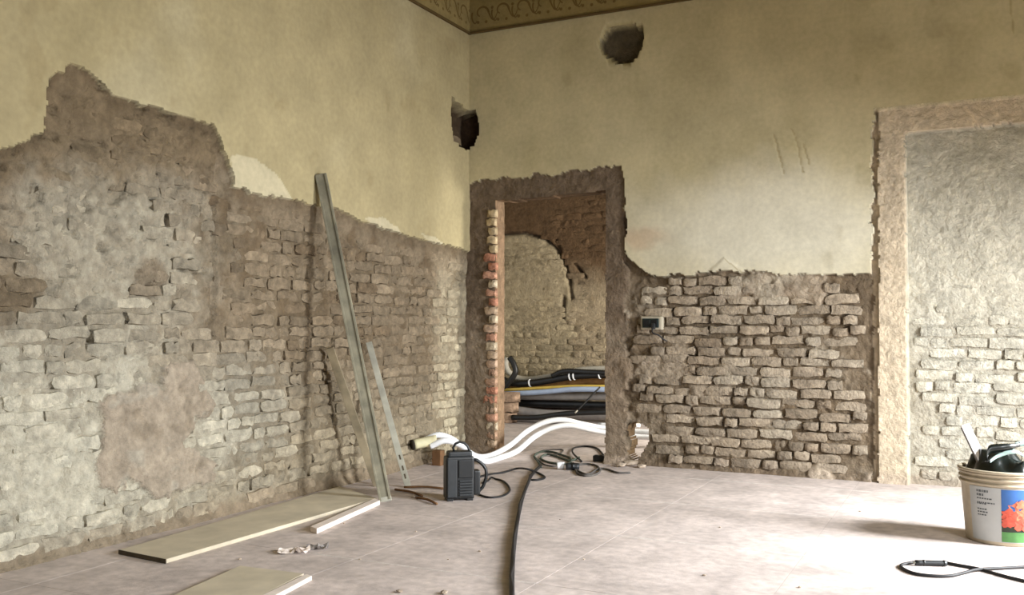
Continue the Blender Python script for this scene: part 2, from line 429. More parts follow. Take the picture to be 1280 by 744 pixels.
for i, (u, z, L, H, rnd) in enumerate(cs):
    if u + L / 2 > 0: L = 2 * (0 - u); 
    if L < .05: continue
    ok = True
    for du in (-L / 2, L / 2):
        t = left_zone(np.array([u + du]), np.array([z + H / 2 + .012]))
        if t['plaster'][0]: ok = False
    if not ok or zz['cover'][i] > .93 + rnd.uniform(0, .12): continue
    d = .030 - zz['leftpart'][i] * .014 + rnd.gauss(0, .006)
    if zz['cover'][i] > .8: d += .004
    if abs(zz['px'][i] - 272) < 8 and 250 < zz['py'][i] < 425: continue
    tone = rnd.choice((.82, .92, 1, 1, 1.08, 1.2)) * rnd.uniform(.95, 1.05)
    rows.append(dict(u=u, z=z, L=L, H=H, d=d + .0275 - .004, col=np.clip(cc[i] * tone, 0, .85)))
lay_bricks(wall_left, rows, 'worn', math.pi / 2, lambda u, d, z: np.array([-d, u, z]))

# ---------------- back wall (y = 0) with doorway, breach at its foot and bricked-up recess
BB = np.array([(-400, 236), (583, 236), (590, 230), (602, 224), (640, 222), (658, 223), (664, 220), (700, 218), (722, 213), (745, 209), (765, 207), (778, 210), (781, 235),
               (782, 320), (795, 331), (812, 345), (860, 343), (900, 341), (930, 338), (990, 343), (1086, 343), (4000, 335)], float)
HOLE2 = [(750, 50), (764, 33), (782, 30), (804, 34), (804, 48), (797, 68), (788, 79), (775, 80), (764, 72), (752, 64)]
def back_zone(u, z):
    P = np.stack([np.maximum(u, 0), np.zeros_like(u), z], -1); px, py = project(P)
    n1 = fbm(u * 9, z * 9, 4, 103); n2 = fbm(u * 30, z * 30, 3, 109); n3 = fbm(u * 3, z * 3, 3, 121)
    qx = px + n1 * 4 + n2 * 3; qy = py + n1 * 4 + n2 * 3
    bound = np.interp(qx, BB[:, 0], BB[:, 1])
    t = (px - 1095) / 185.
    otop = 137 - 17 * t; itop = 166 - 14 * (px - 1130) / 150.
    nn = n1 * 6 + n2 * 3
    outer = (px + nn > 1091) & (py + nn * .5 > otop) & (u < 4.98)
    band = (px + n2 * 2 > 1097 + 2 * n1) & (py + n2 > otop + 2) & (u < 4.95)
    niche = (px > 1131 + (py - 165) * .012 + n2 * 1.5) & (py > itop + n2 * 1.5) & (u < 4.68)
    hole = pip(px + n2 * 2, py + n1 * 2, CORNER_HOLE); hole2 = pip(px + n2 * 3, py + n1 * 3, HOLE2)
    h2rim = pip(px + n2 * 2, py + n1 * 3, [(746, 54), (760, 30), (785, 27), (806, 31), (805, 50), (798, 70), (785, 82), (760, 78)])
    plaster = (qy < bound) & ~outer & ~hole & ~hole2
    head = np.interp(px, [600, 625, 690, 757], [251, 250, 243, 237]) + n1 * 2
    door = (px > 616.5) & (px < 757 + n1 * 1.6 + n2 * 1.2) & (py > head)
    breach = pip(px + n1 * 3 + n2 * 2, py + n1 * 3, [(783, 536), (786, 529), (796, 527), (803, 531), (810, 537), (809, 548), (805, 560), (800, 566), (799, 574), (790, 578), (783, 570), (786, 556), (782, 546)])
    surround = ((px < 781 + n2 * 3 + n1 * 6) & (py < 440 + n1 * 20)) | (px < 784 + n1 * 14 - sm(440, 470, py) * 0) 
    cover = np.where(surround, 1.1, .15 + .3 * n3)
    cover = np.maximum(cover, sm(.28, .6, fbm(u * 2.3 + 3, z * 2.6, 3, 151)) * .8)
    cn = sm(420, 330, py + n1 * 30 + n3 * 20) * 1.1 + .2 + .3 * n3
    cover = np.where(niche, cn, np.where(outer, 1.2, cover))
    return dict(px=px, py=py, n1=n1, n2=n2, n3=n3, plaster=plaster, hole=hole, hole2=hole2, h2rim=h2rim, outer=outer, band=band, niche=niche, door=door,
                breach=breach, surround=surround, cover=cover, bound=bound)
def back_color(Z, u, z):
    px, py, n1, n2, n3 = Z['px'], Z['py'], Z['n1'], Z['n2'], Z['n3']
    C = np.ones(u.shape + (3,)) * lin((164, 144, 114))
    C = mixc(C, (136, 114, 84), sm(0, .6, n1) * .7)
    C = mixc(C, (186, 172, 144), sm(0, .5, n3) * .6)
    C = mixc(C, (112, 90, 64), Z['surround'] * sm(460, 380, py + n1 * 25) * .95)
    C = mixc(C, (132, 108, 78), Z['surround'] * sm(380, 460, py + n1 * 25) * .8)
    C = mixc(C, (206, 184, 146), Z['outer'] * 1.0)
    C = mixc(C, (192, 185, 160), Z['niche'] * 1.0)
    C = mixc(C, (168, 160, 132), Z['niche'] * sm(300, 190, py + n1 * 30) * .5)
    C = mixc(C, (196, 192, 172), Z['niche'] * sm(0, .5, n3) * .5)
    C = mixc(C, (176, 152, 126), sm(.09, .04, z + n1 * .03) * .6)
    return desat(C, .33) * 1.05
us = axis([(-.2, 0, .02), (0, 5.05, .0115), (5.05, RX + .02, .1)])
U, Zz = np.meshgrid(us, zs)
ZB = back_zone(U, Zz)
pl = ZB['plaster']
D = depth_rubble(ZB, U, Zz, .022, .056, 2.6)
D = np.where(ZB['surround'], .018 - ZB['n1'] * .014 - ZB['n2'] * .006 - .012 * sm(430, 500, ZB['py']), D)
D = np.where(ZB['outer'], .055 + ZB['n1'] * .01, D)
D = np.where(ZB['band'], .012 - ZB['n2'] * .004 + fbm(U * 45, Zz * 45, 2, 7) * .005, D)
rc = fbm(U * 38, Zz * 38, 2, 207)
Dn = depth_rubble(ZB, U, Zz, .085, .102, 1.0) - rc * .006
D = np.where(ZB['niche'], Dn, D)
D -= .05 * np.exp(-np.maximum(Zz, 0) / .03) * (.6 + .6 * fbm(U * 4, Zz * 0, 3, 55)) * (~ZB['plaster'])
lump = fbm(U * 2.2, Zz * 2.2, 3, 131) * .003
crack = sum(((np.abs((ZB['px'] - x0) - (ZB['py'] - y0) * k + ZB['n1'] * 3) < 1.0) & (ZB['py'] > y0) & (ZB['py'] < y1)).astype(float)
            for x0, y0, y1, k in ((968, 168, 220, .25), (990, 160, 215, .28), (1004, 180, 205, .3), (905, 322, 342, 1.1), (1264, 0, 45, .02)))
D = np.where(pl, lump + crack * .004, D)
chip = pl & pip(ZB['px'], ZB['py'] + ZB['n1'] * 3, [(884, 343), (905, 322), (915, 330), (930, 336), (930, 345)])
D = np.where(chip, -.006, D)
D = np.where(ZB['h2rim'] & pl, .012 + ZB['n1'] * .006, D)
D = np.where(ZB['hole2'], .09 + ZB['n1'] * .03, D); D = np.where(ZB['hole'], .11 + ZB['n1'] * .03, D)
Cb = back_color(ZB, U, Zz)
Cb = mixc(Cb, (98, 82, 62), sm(.6, .25, ZB['cover'] + ZB['n2'] * .2) * np.where(ZB['niche'], .3, .75))
Cp = np.ones(U.shape + (3,)) * lin((188, 178, 145))
Cp = mixc(Cp, (166, 156, 122), sm(0, .6, fbm(U * 1.5, Zz * 1.2, 4, 141)) * .55)
Cp = mixc(Cp, (212, 208, 190), np.clip(blob(ZB['px'] + ZB['n1'] * 20, ZB['py'] + ZB['n3'] * 25, 960, 290, 170, 70, .6) * .9, 0, 1))
Cp = mixc(Cp, (188, 166, 140), blob(ZB['px'], ZB['py'] + ZB['n1'] * 10, 800, 296, 30, 12, .7) * .7)
Cp = mixc(Cp, (150, 136, 100), crack * .6)
Cp = mixc(Cp, (162, 150, 112), ZB['h2rim'] * .7)
Cb = np.where(pl[..., None], Cp, Cb)
Cb = mixc(Cb, (140, 128, 96), pl * sm(.42, .62, fbm(U * 4.2, Zz * 3.1, 5, 311)) * .25)
Cb = mixc(Cb, (92, 84, 68), ZB['hole2'] * .9); Cb = mixc(Cb, (66, 50, 36), ZB['hole'] * .8)
P = np.stack([U, D, Zz], -1)
op = ZB['door'] | ZB['breach']
fo = op[:-1, :-1] & op[1:, :-1] & op[:-1, 1:] & op[1:, 1:]
pf = pl[:-1, :-1] & pl[1:, :-1] & pl[:-1, 1:] & pl[1:, 1:] & ~fo
bf = ZB['band'][:-1, :-1] & ZB['band'][1:, 1:] & ~ZB['niche'][:-1, :-1] & ~pf & ~fo
wall_back = structure(grid_object('wall_back', P, ~pf & ~fo & ~bf, Cb, M['mortar'], flip=True))
grid_object('plaster_coat', P, pf, Cb, M['plaster'], wall_back, flip=True)
grid_object('recess_surround', P, bf, Cb, M['mortar'], wall_back, flip=True)
# reveals of the doorway and of the breach: every open edge runs 0.2 m back into the wall
def reveal(fmask, name, THK=.2):
    ny, nx = fmask.shape; E = []
    for j in range(ny):
        for i in range(nx):
            if not fmask[j, i]: continue
            if i == 0 or not fmask[j, i - 1]: E.append(((j, i), (j + 1, i)))
            if i == nx - 1 or not fmask[j, i + 1]: E.append(((j + 1, i + 1), (j, i + 1)))
            if j == ny - 1 or not fmask[j + 1, i]: E.append(((j + 1, i), (j + 1, i + 1)))
    V = []; C = []; ix = {}; S = 9; Fc = []
    def g(v):
        if v not in ix:
            ix[v] = len(V); p = P[v]
            for k in range(S + 1):
                t = k / S; n = float(vn(np.array(p[2] * 25.), np.array(t * 6. + p[0] * 3), 9)) - .5
                w = n * .012 * (1 if 0 < k else 0)
                side = 1 if p[0] > .7 else -1
                V.append((p[0] + w * side * .6, p[1] + (THK - p[1]) * t, p[2] + w * .2))
                leftj = p[0] < .4
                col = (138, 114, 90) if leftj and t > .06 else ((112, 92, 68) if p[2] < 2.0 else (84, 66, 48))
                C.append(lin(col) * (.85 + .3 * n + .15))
        return ix[v]
    for a, b in E:
        ia, ib = g(a), g(b)
        for k in range(S): Fc.append((ia + k, ib + k, ib + k + 1, ia + k + 1))
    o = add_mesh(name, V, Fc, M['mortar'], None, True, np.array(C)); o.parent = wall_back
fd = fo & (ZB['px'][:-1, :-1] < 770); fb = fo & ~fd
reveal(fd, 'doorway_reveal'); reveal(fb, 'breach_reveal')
rows = []
cs = courses(1.36, 5.0, .03, 1.62, 21, wob=.006, gap=.014)
u_ = np.array([c[0] for c in cs]); z_ = np.array([c[1] for c in cs]); zz = back_zone(u_, z_); cc = back_color(zz, u_, z_)
for i, (u, z, L, H, rnd) in enumerate(cs):
    ends = [back_zone(np.array([u + s * L / 2]), np.array([z + H / 2 + .01])) for s in (-1, 1)] + [back_zone(np.array([u + s * L / 2]), np.array([z - H / 2])) for s in (-1, 0, 1)]
    if any(e['plaster'][0] or e['breach'][0] for e in ends): continue
    nz = [bool(e['niche'][0]) for e in ends] ; ou = [bool(e['outer'][0]) for e in ends]
    if all(nz) and u < 4.6:
        if zz['cover'][i] > 1.0 + rnd.uniform(-.15, .1): continue
        rows.append(dict(u=u, z=z, L=L, H=H, d=.084 + rnd.gauss(0, .004) + .0275 - .004, kind='flat', col=np.clip(cc[i] * rnd.choice((.88, .96, 1.02, 1.1)), 0, .85)))
        continue
    if any(ou) or any(nz): continue
    if zz['surround'][i] or ends[0]['surround'][0]: continue
    if zz['cover'][i] > .95: continue
    d = .018 + rnd.gauss(0, .009)
    rows.append(dict(u=u, z=z, L=L, H=H, d=d + .0275, tilt=.03, col=np.clip(cc[i] * rnd.choice((.85, .94, 1, 1.05, 1.14)), 0, .85)))
# bare brick ends up the left side of the doorway
rnd = random.Random(4); z = .06; k = 0
while z < 2.14:
    w = (.075, .1)[k % 2] + rnd.uniform(-.012, .015)
    xe = .262 + rnd.uniform(-.008, .004)
    col = rnd.choice(((190, 146, 122), (204, 188, 162), (184, 132, 108), (196, 172, 146), (176, 144, 120), (198, 170, 146)))
    if z > 1.75: col = (196, 176, 142)
    rows.append(dict(u=xe - w / 2, z=z + .036, L=w, H=.064, d=-.004 + rnd.uniform(-.006, .008) + .0275, col=lin(col)))
    z += .078; k += 1
lay_bricks(wall_back, rows, 'worn', 0, lambda u, d, z: np.array([u, d, z]))

# ---------------- passage behind the doorway
FY = 3.1
def far_zone(u, z):
    P = np.stack([u, np.full_like(u, FY), z], -1); px, py = project(P)
    n1 = fbm(u * 9, z * 9, 4, 203); n2 = fbm(u * 30, z * 30, 3, 209); n3 = fbm(u * 3, z * 3, 3, 221)
    arch = np.array([(560, 330), (600, 300), (628, 293), (655, 291), (680, 298), (695, 311), (706, 332), (711, 352), (714, 372)], float)
    dist = np.full(px.shape, 1e9)
    for a, b in zip(arch[:-1], arch[1:]):
        ab = b - a; t = np.clip(((px - a[0]) * ab[0] + (py - a[1]) * ab[1]) / (ab @ ab), 0, 1)
        dist = np.minimum(dist, np.hypot(px - a[0] - t * ab[0], py - a[1] - t * ab[1]))
    for a, b in (((718, 330), (731, 346)), ((704, 372), (703, 402)), ((695, 300), (700, 316))):
        a = np.array(a, float); ab = np.array(b, float) - a; t = np.clip(((px - a[0]) * ab[0] + (py - a[1]) * ab[1]) / (ab @ ab), 0, 1)
        dist = np.minimum(dist, np.hypot(px - a[0] - t * ab[0], py - a[1] - t * ab[1]) + .4)
    inside = pip(px, py, [tuple(p) for p in arch] + [(714, 600), (560, 600)])
    return dict(px=px, py=py, n1=n1, n2=n2, n3=n3, dist=dist + n1 * 1.2, inside=inside, cover=.35 + .5 * n3 + .3 * sm(430, 380, py))
def far_color(Z, u, z):
    C = np.ones(u.shape + (3,)) * lin((164, 148, 122))
    C = mixc(C, (140, 122, 94), sm(0, .6, Z['n1']) * .6)
    top = sm(372, 320, Z['py'] + Z['n1'] * 12) * (1 - Z['inside'])  # light falling off up the wall, put into the colour as a darker top
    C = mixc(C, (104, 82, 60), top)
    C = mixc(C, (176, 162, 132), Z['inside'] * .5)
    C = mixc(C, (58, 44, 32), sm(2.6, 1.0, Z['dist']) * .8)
    return C
us = axis([(-2.6, 3.6, .02)]); zs2 = axis([(-.03, 3.2, .02)])
U, Zz = np.meshgrid(us, zs2); ZF = far_zone(U, Zz)
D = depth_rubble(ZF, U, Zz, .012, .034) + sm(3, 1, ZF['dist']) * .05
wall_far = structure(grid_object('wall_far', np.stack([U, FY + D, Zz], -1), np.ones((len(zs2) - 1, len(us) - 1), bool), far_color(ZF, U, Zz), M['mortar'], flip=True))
rows = []
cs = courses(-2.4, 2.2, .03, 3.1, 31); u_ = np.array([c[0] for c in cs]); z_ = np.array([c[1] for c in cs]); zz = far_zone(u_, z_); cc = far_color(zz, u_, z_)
for i, (u, z, L, H, rnd) in enumerate(cs):
    if zz['cover'][i] > .8 or zz['dist'][i] < 4: continue
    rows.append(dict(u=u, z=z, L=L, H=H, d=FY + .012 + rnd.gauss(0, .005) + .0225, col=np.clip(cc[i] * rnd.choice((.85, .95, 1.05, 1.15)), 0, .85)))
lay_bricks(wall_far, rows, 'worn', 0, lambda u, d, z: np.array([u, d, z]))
structure(box('wall_passage_left', -2.75, -2.6, .2, FY + .2, 0, 3.2, M['plainwall']))
structure(box('wall_passage_right', 3.65, 3.8, .2, FY + .2, 0, 3.2, M['plainwall']))
structure(box('ceiling_passage', -2.75, 3.8, .2, FY + .2, 3.2, 3.3, M['frieze']))

# ---------------- rest of the room
floor = structure(box('floor', -.3, RX + .3, -9.2, .2, -.12, -.0012, M['joint']))
structure(box('floor_passage', -2.75, 3.8, .2, FY + .2, -.12, -.0012, M['joint']))
def slab(x0, x1, y0, y1, parent, seed, rot=0):
    rnd = random.Random(seed); g = .0015
    V, Fc = boxmesh(x0 + g, x1 - g, y0 + g, y1 - g, -.035, rnd.uniform(-.0001, .0001))
    return add_mesh('slab', V, Fc, M['floor'], parent)
xj = [-.3, .30, 1.306, 2.283, 3.26, 4.24, 5.22, RX + .3]
yj = [.2, -.42, -1.42, -2.45, -3.5, -4.5, -5.5, -6.5, -7.5, -9.2]
k = 0
for a in range(len(xj) - 1):
    for b in range(len(yj) - 1):
        k += 1; slab(xj[a], xj[a + 1], yj[b + 1], yj[b], floor, k)
fp = bpy.data.objects['floor_passage']; ys = [.2, .78, 1.35, 1.95, 2.5, FY + .2]; xs = [-2.75, -1.2, .4, 2.0, 3.8]
for a in range(4):
    for b in range(5): k += 1; slab(xs[a], xs[a + 1], ys[b], ys[b + 1], fp, k)
M['dust'] = rough_mat('white_dust_ridge', 'rgb', (214, 206, 200), lo=.85, hi=1.05, bump=.5, fine=60)
for (yy, x0, x1, w) in ((-1.42, 1.6, 3.9, .022), (-2.45, 1.2, 4.1, .026), (-3.5, 1.0, 2.3, .024), (-3.5, 2.6, 3.6, .014), (-.42, 1.9, 3.4, .016)):
    n_ = 40; V = []; Fc = []
    for i in range(n_ + 1):
        x = x0 + (x1 - x0) * i / n_; e = w * (.35 + .65 * float(vn(np.array(x * 9.), np.array(yy), 3))) * min(1, i / 3, (n_ - i) / 3 + .01) + .0005
        off = .006 * (float(vn(np.array(x * 5.), np.array(yy + 9), 4)) - .5)
        V += [(x, yy - e / 2 + off, -.0002), (x, yy + off, .0022), (x, yy + e / 2 + off, -.0002)]
    for i in range(n_):
        a = 3 * i; Fc += [(a, a + 3, a + 4, a + 1), (a + 1, a + 4, a + 5, a + 2)]
    add_mesh('joint_dust', V, Fc, M['dust'], floor, True)
structure(box('ceiling', -.3, RX + .3, -9.2, .3, 4.25, 4.4, M['ceiling']))
structure(box('wall_rear', -.3, RX + .3, -9.2, -9, 0, 4.25, M['plainwall']))
# right wall, pierced by two windows
V = []; Fc = []
def addbox(x0, x1, y0, y1, z0, z1):
    v, f = boxmesh(x0, x1, y0, y1, z0, z1); n = len(V); V.extend(v); Fc.extend([[n + k for k in q] for q in f])
edges = [-9.2] + [e for w in sorted(WIN) for e in w[:2]] + [.3]
for i in range(0, len(edges), 2): addbox(RX, RX + .4, edges[i], edges[i + 1], 0, 4.25)
for (a, b, z0, z1) in WIN: addbox(RX, RX + .4, a, b, 0, z0); addbox(RX, RX + .4, a, b, z1, 4.25)
structure(add_mesh('wall_right', V, Fc, M['plainwall']))
for i, (a, b, z0, z1) in enumerate(WIN):
    w = bpy.data.objects.new('window_%d' % (i + 1), None); COL.objects.link(w); w.location = (RX + .3, (a + b) / 2, z0); structure(w)
    X0, X1 = RX + .3, RX + .34
    for (y0, y1, q0, q1) in ((a, a + .06, z0, z1), (b - .06, b, z0, z1), (a, b, z0, z0 + .07), (a, b, z1 - .06, z1), ((a + b) / 2 - .04, (a + b) / 2 + .04, z0, z1)):
        box('window_frame', X0, X1, y0, y1, q0, q1, M['winframe'], w, .004)
# painted frieze above the plaster
Zc = 3.745
for nm, args in (('trim_1', (-.0, .012, -9, 0, Zc, 4.25)), ('trim_2', (0, RX, -.012, 0, Zc, 4.25))):
    t = structure(box(nm, *args, M['frieze']))
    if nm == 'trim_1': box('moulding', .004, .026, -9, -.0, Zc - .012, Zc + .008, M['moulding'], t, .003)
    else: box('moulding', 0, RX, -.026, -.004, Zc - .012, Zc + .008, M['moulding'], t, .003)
def scroll_mesh():
    V = []; Fc = []
    def ribbon(pts, w):
        n0 = len(V); pts = np.array(pts); T = np.gradient(pts, axis=0); T /= np.linalg.norm(T, axis=1)[:, None]
        for k, (p, t) in enumerate(zip(pts, T)):
            ww = w * (1 - .5 * k / len(pts)); n = np.array([-t[1], t[0]])
            for s in (-1, 1):
                q = p + n * ww * s; V.append((q[0], 0, q[1]))
        for k in range(len(pts) - 1): a = n0 + 2 * k; Fc.append((a, a + 1, a + 3, a + 2))
    th = np.linspace(0, 4.2, 26)
    ribbon([(.075 * (1 - .16 * t) * math.cos(t), .075 * (1 - .16 * t) * math.sin(t) + .13) for t in th], .010)
    ribbon([(-.06 + .05 * math.cos(t) * (1 - .1 * t), .11 + .06 * math.sin(t)) for t in np.linspace(2.4, 5.6, 14)], .008)
    ribbon([(.075 + x * .09, .13 - .07 * math.sin(x * 3.1)) for x in np.linspace(0, 1, 12)], .007)
    for cx, cz in ((-.03, .055), (.05, .05), (.11, .17)):
        n0 = len(V); V.extend((cx + .014 * math.cos(a), 0, cz + .014 * math.sin(a)) for a in np.linspace(0, 6.283, 9)[:-1]); Fc.append(tuple(n0 + q for q in range(8)))
    me = bpy.data.meshes.new('painted_scroll'); me.from_pydata(V, [], Fc); me.materials.append(M['scroll']); me.update(); return me
sm_ = scroll_mesh(); t1 = bpy.data.objects['trim_1']; t2 = bpy.data.objects['trim_2']
for i in range(8):
    for row in (0, 1):
        o = bpy.data.objects.new('painted_scroll', sm_); COL.objects.link(o); o.parent = t2; o.location = (.13 + i * .2, -.0135, Zc + .03 + row * .22); o.scale = (1, 1, 1 if row == 0 else -1)
        if row: o.location.z += .25
        if i < 5:
            o = bpy.data.objects.new('painted_scroll', sm_); COL.objects.link(o); o.parent = t1; o.rotation_euler.z = math.pi / 2
            o.location = (.0135, -.13 - i * .2, Zc + .03 + row * .47); o.scale = (1, 1, 1 if row == 0 else -1)

# ================================================================== THE THINGS
# ---------------- bars leaning on the left wall
def lean(name, b_px, t_px, w, t, mat, label, cat, wallx=.0, base=0.0, side=None, group=None):
    p0 = fl(*b_px, base) ; p1 = on_left(*t_px, wallx)
    s = side if side is not None else np.cross(p1 - p0, np.cross(_f, p1 - p0)) * 0 + _r
    root = thing(name, label, cat, p0, group); root_loc = p0
    o = bar('bar' if 'bar' in name or 'straight' in name else 'board', p0, p1, w, t, mat, s, root, .0025, loc=None)
    return root, p0, p1, s
nrm = np.array([.62, -.78, 0])
r1, p0, p1, s = lean('straightedge', (482, 627), (401, 218), .078, .03, M['greenbar'], 'long grey-green straightedge bar leaning on left wall, tallest of the three', 'straightedge', .025, side=np.array([.86, .5, 0]))
d = (p1 - p0) / np.linalg.norm(p1 - p0); sn = s - d * (s @ d); sn /= np.linalg.norm(sn); n = np.cross(d, sn)
if n @ _f > 0: n = -n
for q in (-.031, .031): bar('flange', p0 + n * .018 + sn * q + d * .01, p1 + n * .018 + sn * q - d * .01, .014, .008, M['greenbar'], s, r1)
bar('end_cap', p0 - d * .001, p0 + d * .03, .08, .034, M['alu'], s, r1)
r2, p0, p1, s = lean('wooden_batten', (472, 608), (412, 435), .055, .024, M['greywood'], 'short brown wooden batten leaning on left wall behind the long straightedge', 'batten', .03, side=np.array([.86, .5, 0]))
r3, p0, p1, s = lean('metal_bar', (510, 609), (461, 428), .045, .018, M['alu'], 'narrow pale grey metal bar leaning on left wall, rightmost of the three', 'bar', .03, side=np.array([.86, .5, 0]))
d = (p1 - p0) / np.linalg.norm(p1 - p0); n = np.cross(d, s); n = -n if n @ _f > 0 else n
for q in (.06, .12, .2): bar('slot', p0 + d * q + n * .0095, p0 + d * (q + .035) + n * .0095, .012, .001, M['boardedge'], s, r3, 0)

# ---------------- boards lying on the floor
def flat_board(name, quad, t, mat, edge, label, cat, bevel=0, z0=0.0):
    P0 = [fl(x, y, z0) for x, y in quad]; c = sum(P0) / len(P0); root = thing(name, label, cat, (c[0], c[1], 0))
    n = len(P0)
    V = [(p[0], p[1], z0 + .001) for p in P0] + [(p[0], p[1], z0 + t) for p in P0]
    Fc = [tuple(range(n, 2 * n)), tuple(range(n))[::-1]] + [(i, (i + 1) % n, n + (i + 1) % n, n + i) for i in range(n)]
    import bmesh
    o = add_mesh('board', V, Fc, mat, root)
    bm = bmesh.new(); bm.from_mesh(o.data); bmesh.ops.recalc_face_normals(bm, faces=bm.faces); bmesh.ops.bevel(bm, geom=list(bm.edges), offset=.002, segments=1, affect='EDGES'); bm.to_mesh(o.data); bm.free()
    return root, P0
ra, q = flat_board('long_board', [(149, 693), (208, 705), (471, 627), (425, 612)], .022, M['paleboard'], None, 'long pale board lying flat along the foot of the left wall', 'board')
a = np.array(q[0]) ; b = np.array(q[1]); dd = (b - a) / np.linalg.norm(b - a); out = np.array([dd[1], -dd[0], 0.]); out = out if out @ (q[2] - q[1]) < 0 else -out
bar('end_edge', a + out * .003 + np.array([0, 0, .012]), b + out * .003 + np.array([0, 0, .012]), .021, .004, M['boardedge'], (0, 0, 1), ra, 0)
flat_board('thin_strip', [(388, 665), (396, 668), (475, 631.5), (468, 629)], .03, M['whitestrip'], None, 'narrow whitened strip of wood on the floor below the leaning bars', 'wood strip')
rc_, q = flat_board('tan_board', [(215, 750), (300, 712), (380, 722), (322, 752)], .018, M['paleboard'], None, 'broad tan board on the floor at the bottom edge of the photo', 'board')
flat_board('pale_lath', [(325, 752), (383, 723.5), (390, 726), (335, 756)], .022, M['whitestrip'], None, 'pale narrow lath along the edge of the tan board in the foreground', 'lath')

# ---------------- the black power unit by the corner
BD = fl(574, 627); bx, by = BD[0], BD[1]
th = YAW + math.radians(14)
unit = thing('power_unit', 'black upright portable power unit with carrying loop, on floor before left wall', 'power unit', (bx, by, 0))
Mx = Matrix.Translation((bx - .03, by + .05, 0)) @ Matrix.Rotation(th, 4, 'Z') @ Matrix.Scale(1.1, 4, (1, 0, 0))
def ub(name, *a, mat='black', bev=.006): return box(name, *a, M[mat], unit, bev, None, Mx)
ub('case', -.085, .085, -.05, .07, .01, .285, bev=.014)
ub('front_panel', -.078, -.022, -.058, -.046, .025, .27, mat='dkgrey', bev=.004)
ub('front_panel', -.012, .075, -.060, -.046, .15, .265, bev=.004)
for k in range(6): ub('vent_rib', -.008, .07, -.064, -.050, .035 + k * .018, .045 + k * .018, mat='dkgrey', bev=.002)
ub('top_cap', -.07, .075, -.04, .06, .28, .318, mat='dkgrey', bev=.012)
ub('side_bracket', .083, .125, -.03, .06, .03, .19, bev=.01)
for sx in (-.06, .06): ub('foot', sx - .018, sx + .018, -.045, .06, 0, .014, bev=.003)
def up(x, y, z): return np.array(Mx @ Vector((x, y, z)))
tube('carrying_loop', [up(-.03, 0, .31), up(-.035, 0, .345), up(-.01, 0, .375), up(.03, 0, .37), up(.06, 0, .33), up(.075, .01, .26), up(.09, .02, .2)], .008, M['black'], unit)
tube('side_hose', [up(.08, .0, .26), up(.115, 0, .25), up(.16, 0, .2), up(.165, 0, .14), up(.14, 0, .07), up(.1, 0, .04)], .011, M['black'], unit)

# ---------------- cables on the floor
def floor_cable(name, pix, r, mat, label, lift=None, cat='cable', group=None):
    pts = []
    for i, p in enumerate(pix):
        z = r + (p[2] if len(p) > 2 else 0); pts.append(fl(p[0], p[1], z))
    o = tube(name, pts, r, mat, seg=8, step=.02); return tag(o, label, cat, group)
floor_cable('thick_cable', [(640, 750), (640, 725), (641, 700), (644, 670), (648, 645), (654, 620), (661, 602), (666, 592), (676, 582)], .0115, M['cable'], 'thick black twisted cable running down the middle of floor to bottom edge')
tube('thick_cable_strand', [fl(x + 1.5 * math.sin(i * 2.4), y, .022) for i, (x, y) in enumerate([(640, 750), (640, 735), (640, 720), (640.5, 705), (642, 688), (644, 668), (647, 648), (651, 630), (655, 616), (660, 602), (664, 594)])], .007, M['cable'], seg=8, step=.02)
o = bpy.data.objects['thick_cable_strand']; tc = bpy.data.objects['thick_cable']; o.name = 'strand'; set_parent(o, tc)
floor_cable('unit_cord', [(600, 596, .03), (612, 593), (628, 591), (645, 586, .012), (656, 586, .03), (664, 588, .02), (674, 592), (681, 597), (672, 600), (664, 600)], .008, M['cable'], 'black cord running right from the power unit over the thick cable')
floor_cable('looped_cord', [(590, 612, .02), (598, 618), (612, 622), (628, 620), (637, 614), (635, 607), (628, 601), (620, 599), (614, 597, .005), (610, 601, .004), (603, 604, .02)], .007, M['cable'], 'thin black cord looping on floor just right of the power unit')
floor_cable('coiled_cable', [(676, 584), (672, 576), (668, 570), (676, 565), (690, 565), (703, 569), (713, 573), (712, 579), (700, 580), (686, 578), (676, 573), (684, 568), (700, 572), (712, 576), (724, 572)], .009, M['greencable'], 'dusty green cable lying coiled on floor in front of the doorway')
floor_cable('flat_coil', [(668, 568), (680, 563), (696, 562), (704, 563), (698, 568), (684, 570), (674, 574), (679, 580), (692, 583), (705, 580)], .006, M['greycable'], 'thin grey cord coiled at left end of the green cable', cat='cord')
floor_cable('upper_loop', [(727, 577), (716, 566, .01), (718, 560), (732, 558), (745, 560), (752, 566), (755, 572), (748, 575)], .008, M['cable'], 'dark cord forming the wide open loop nearest the doorway jamb')
floor_cable('lower_loop', [(719, 586), (722, 592), (733, 595), (745, 593), (750, 588), (745, 582), (732, 580), (722, 582), (722, 588), (735, 593), (748, 586), (760, 587), (772, 591), (788, 591)], .008, M['greycable'], 'grey cord looped on floor with its end pointing right toward brick wall')
for (nm, px, py, lab, mat, dx) in (('plug_adapter', 701, 584, 'white round plug end lying among the coiled cables', 'white', 0), ):
    p = fl(px, py + 3); t = thing('white_plug', lab, 'plug', (p[0], p[1], 0))
    tube('plug_body', [p + _r * -.03 + [0, 0, .03], p + [0, 0, .032], p + _r * .025 + [0, 0, .03]], .028, M['white'], t, 14, .01)
    for s in (-.009, .009): tube('pin', [p + _r * -.03 + [0, s, .03], p + _r * -.05 + [0, s, .03]], .003, M['alu'], t, 6, .01, smooth_pts=False)
p = fl(716, 588); t = thing('socket_coupler', 'dark cable coupler beside the white plug among coiled cables', 'coupler', (p[0], p[1], 0))
tube('coupler_body', [p + _r * -.055 + [0, 0, .03], p + [0, 0, .032], p + _r * .05 + [0, 0, .028]], .027, M['dkgrey'], t, 12, .02)
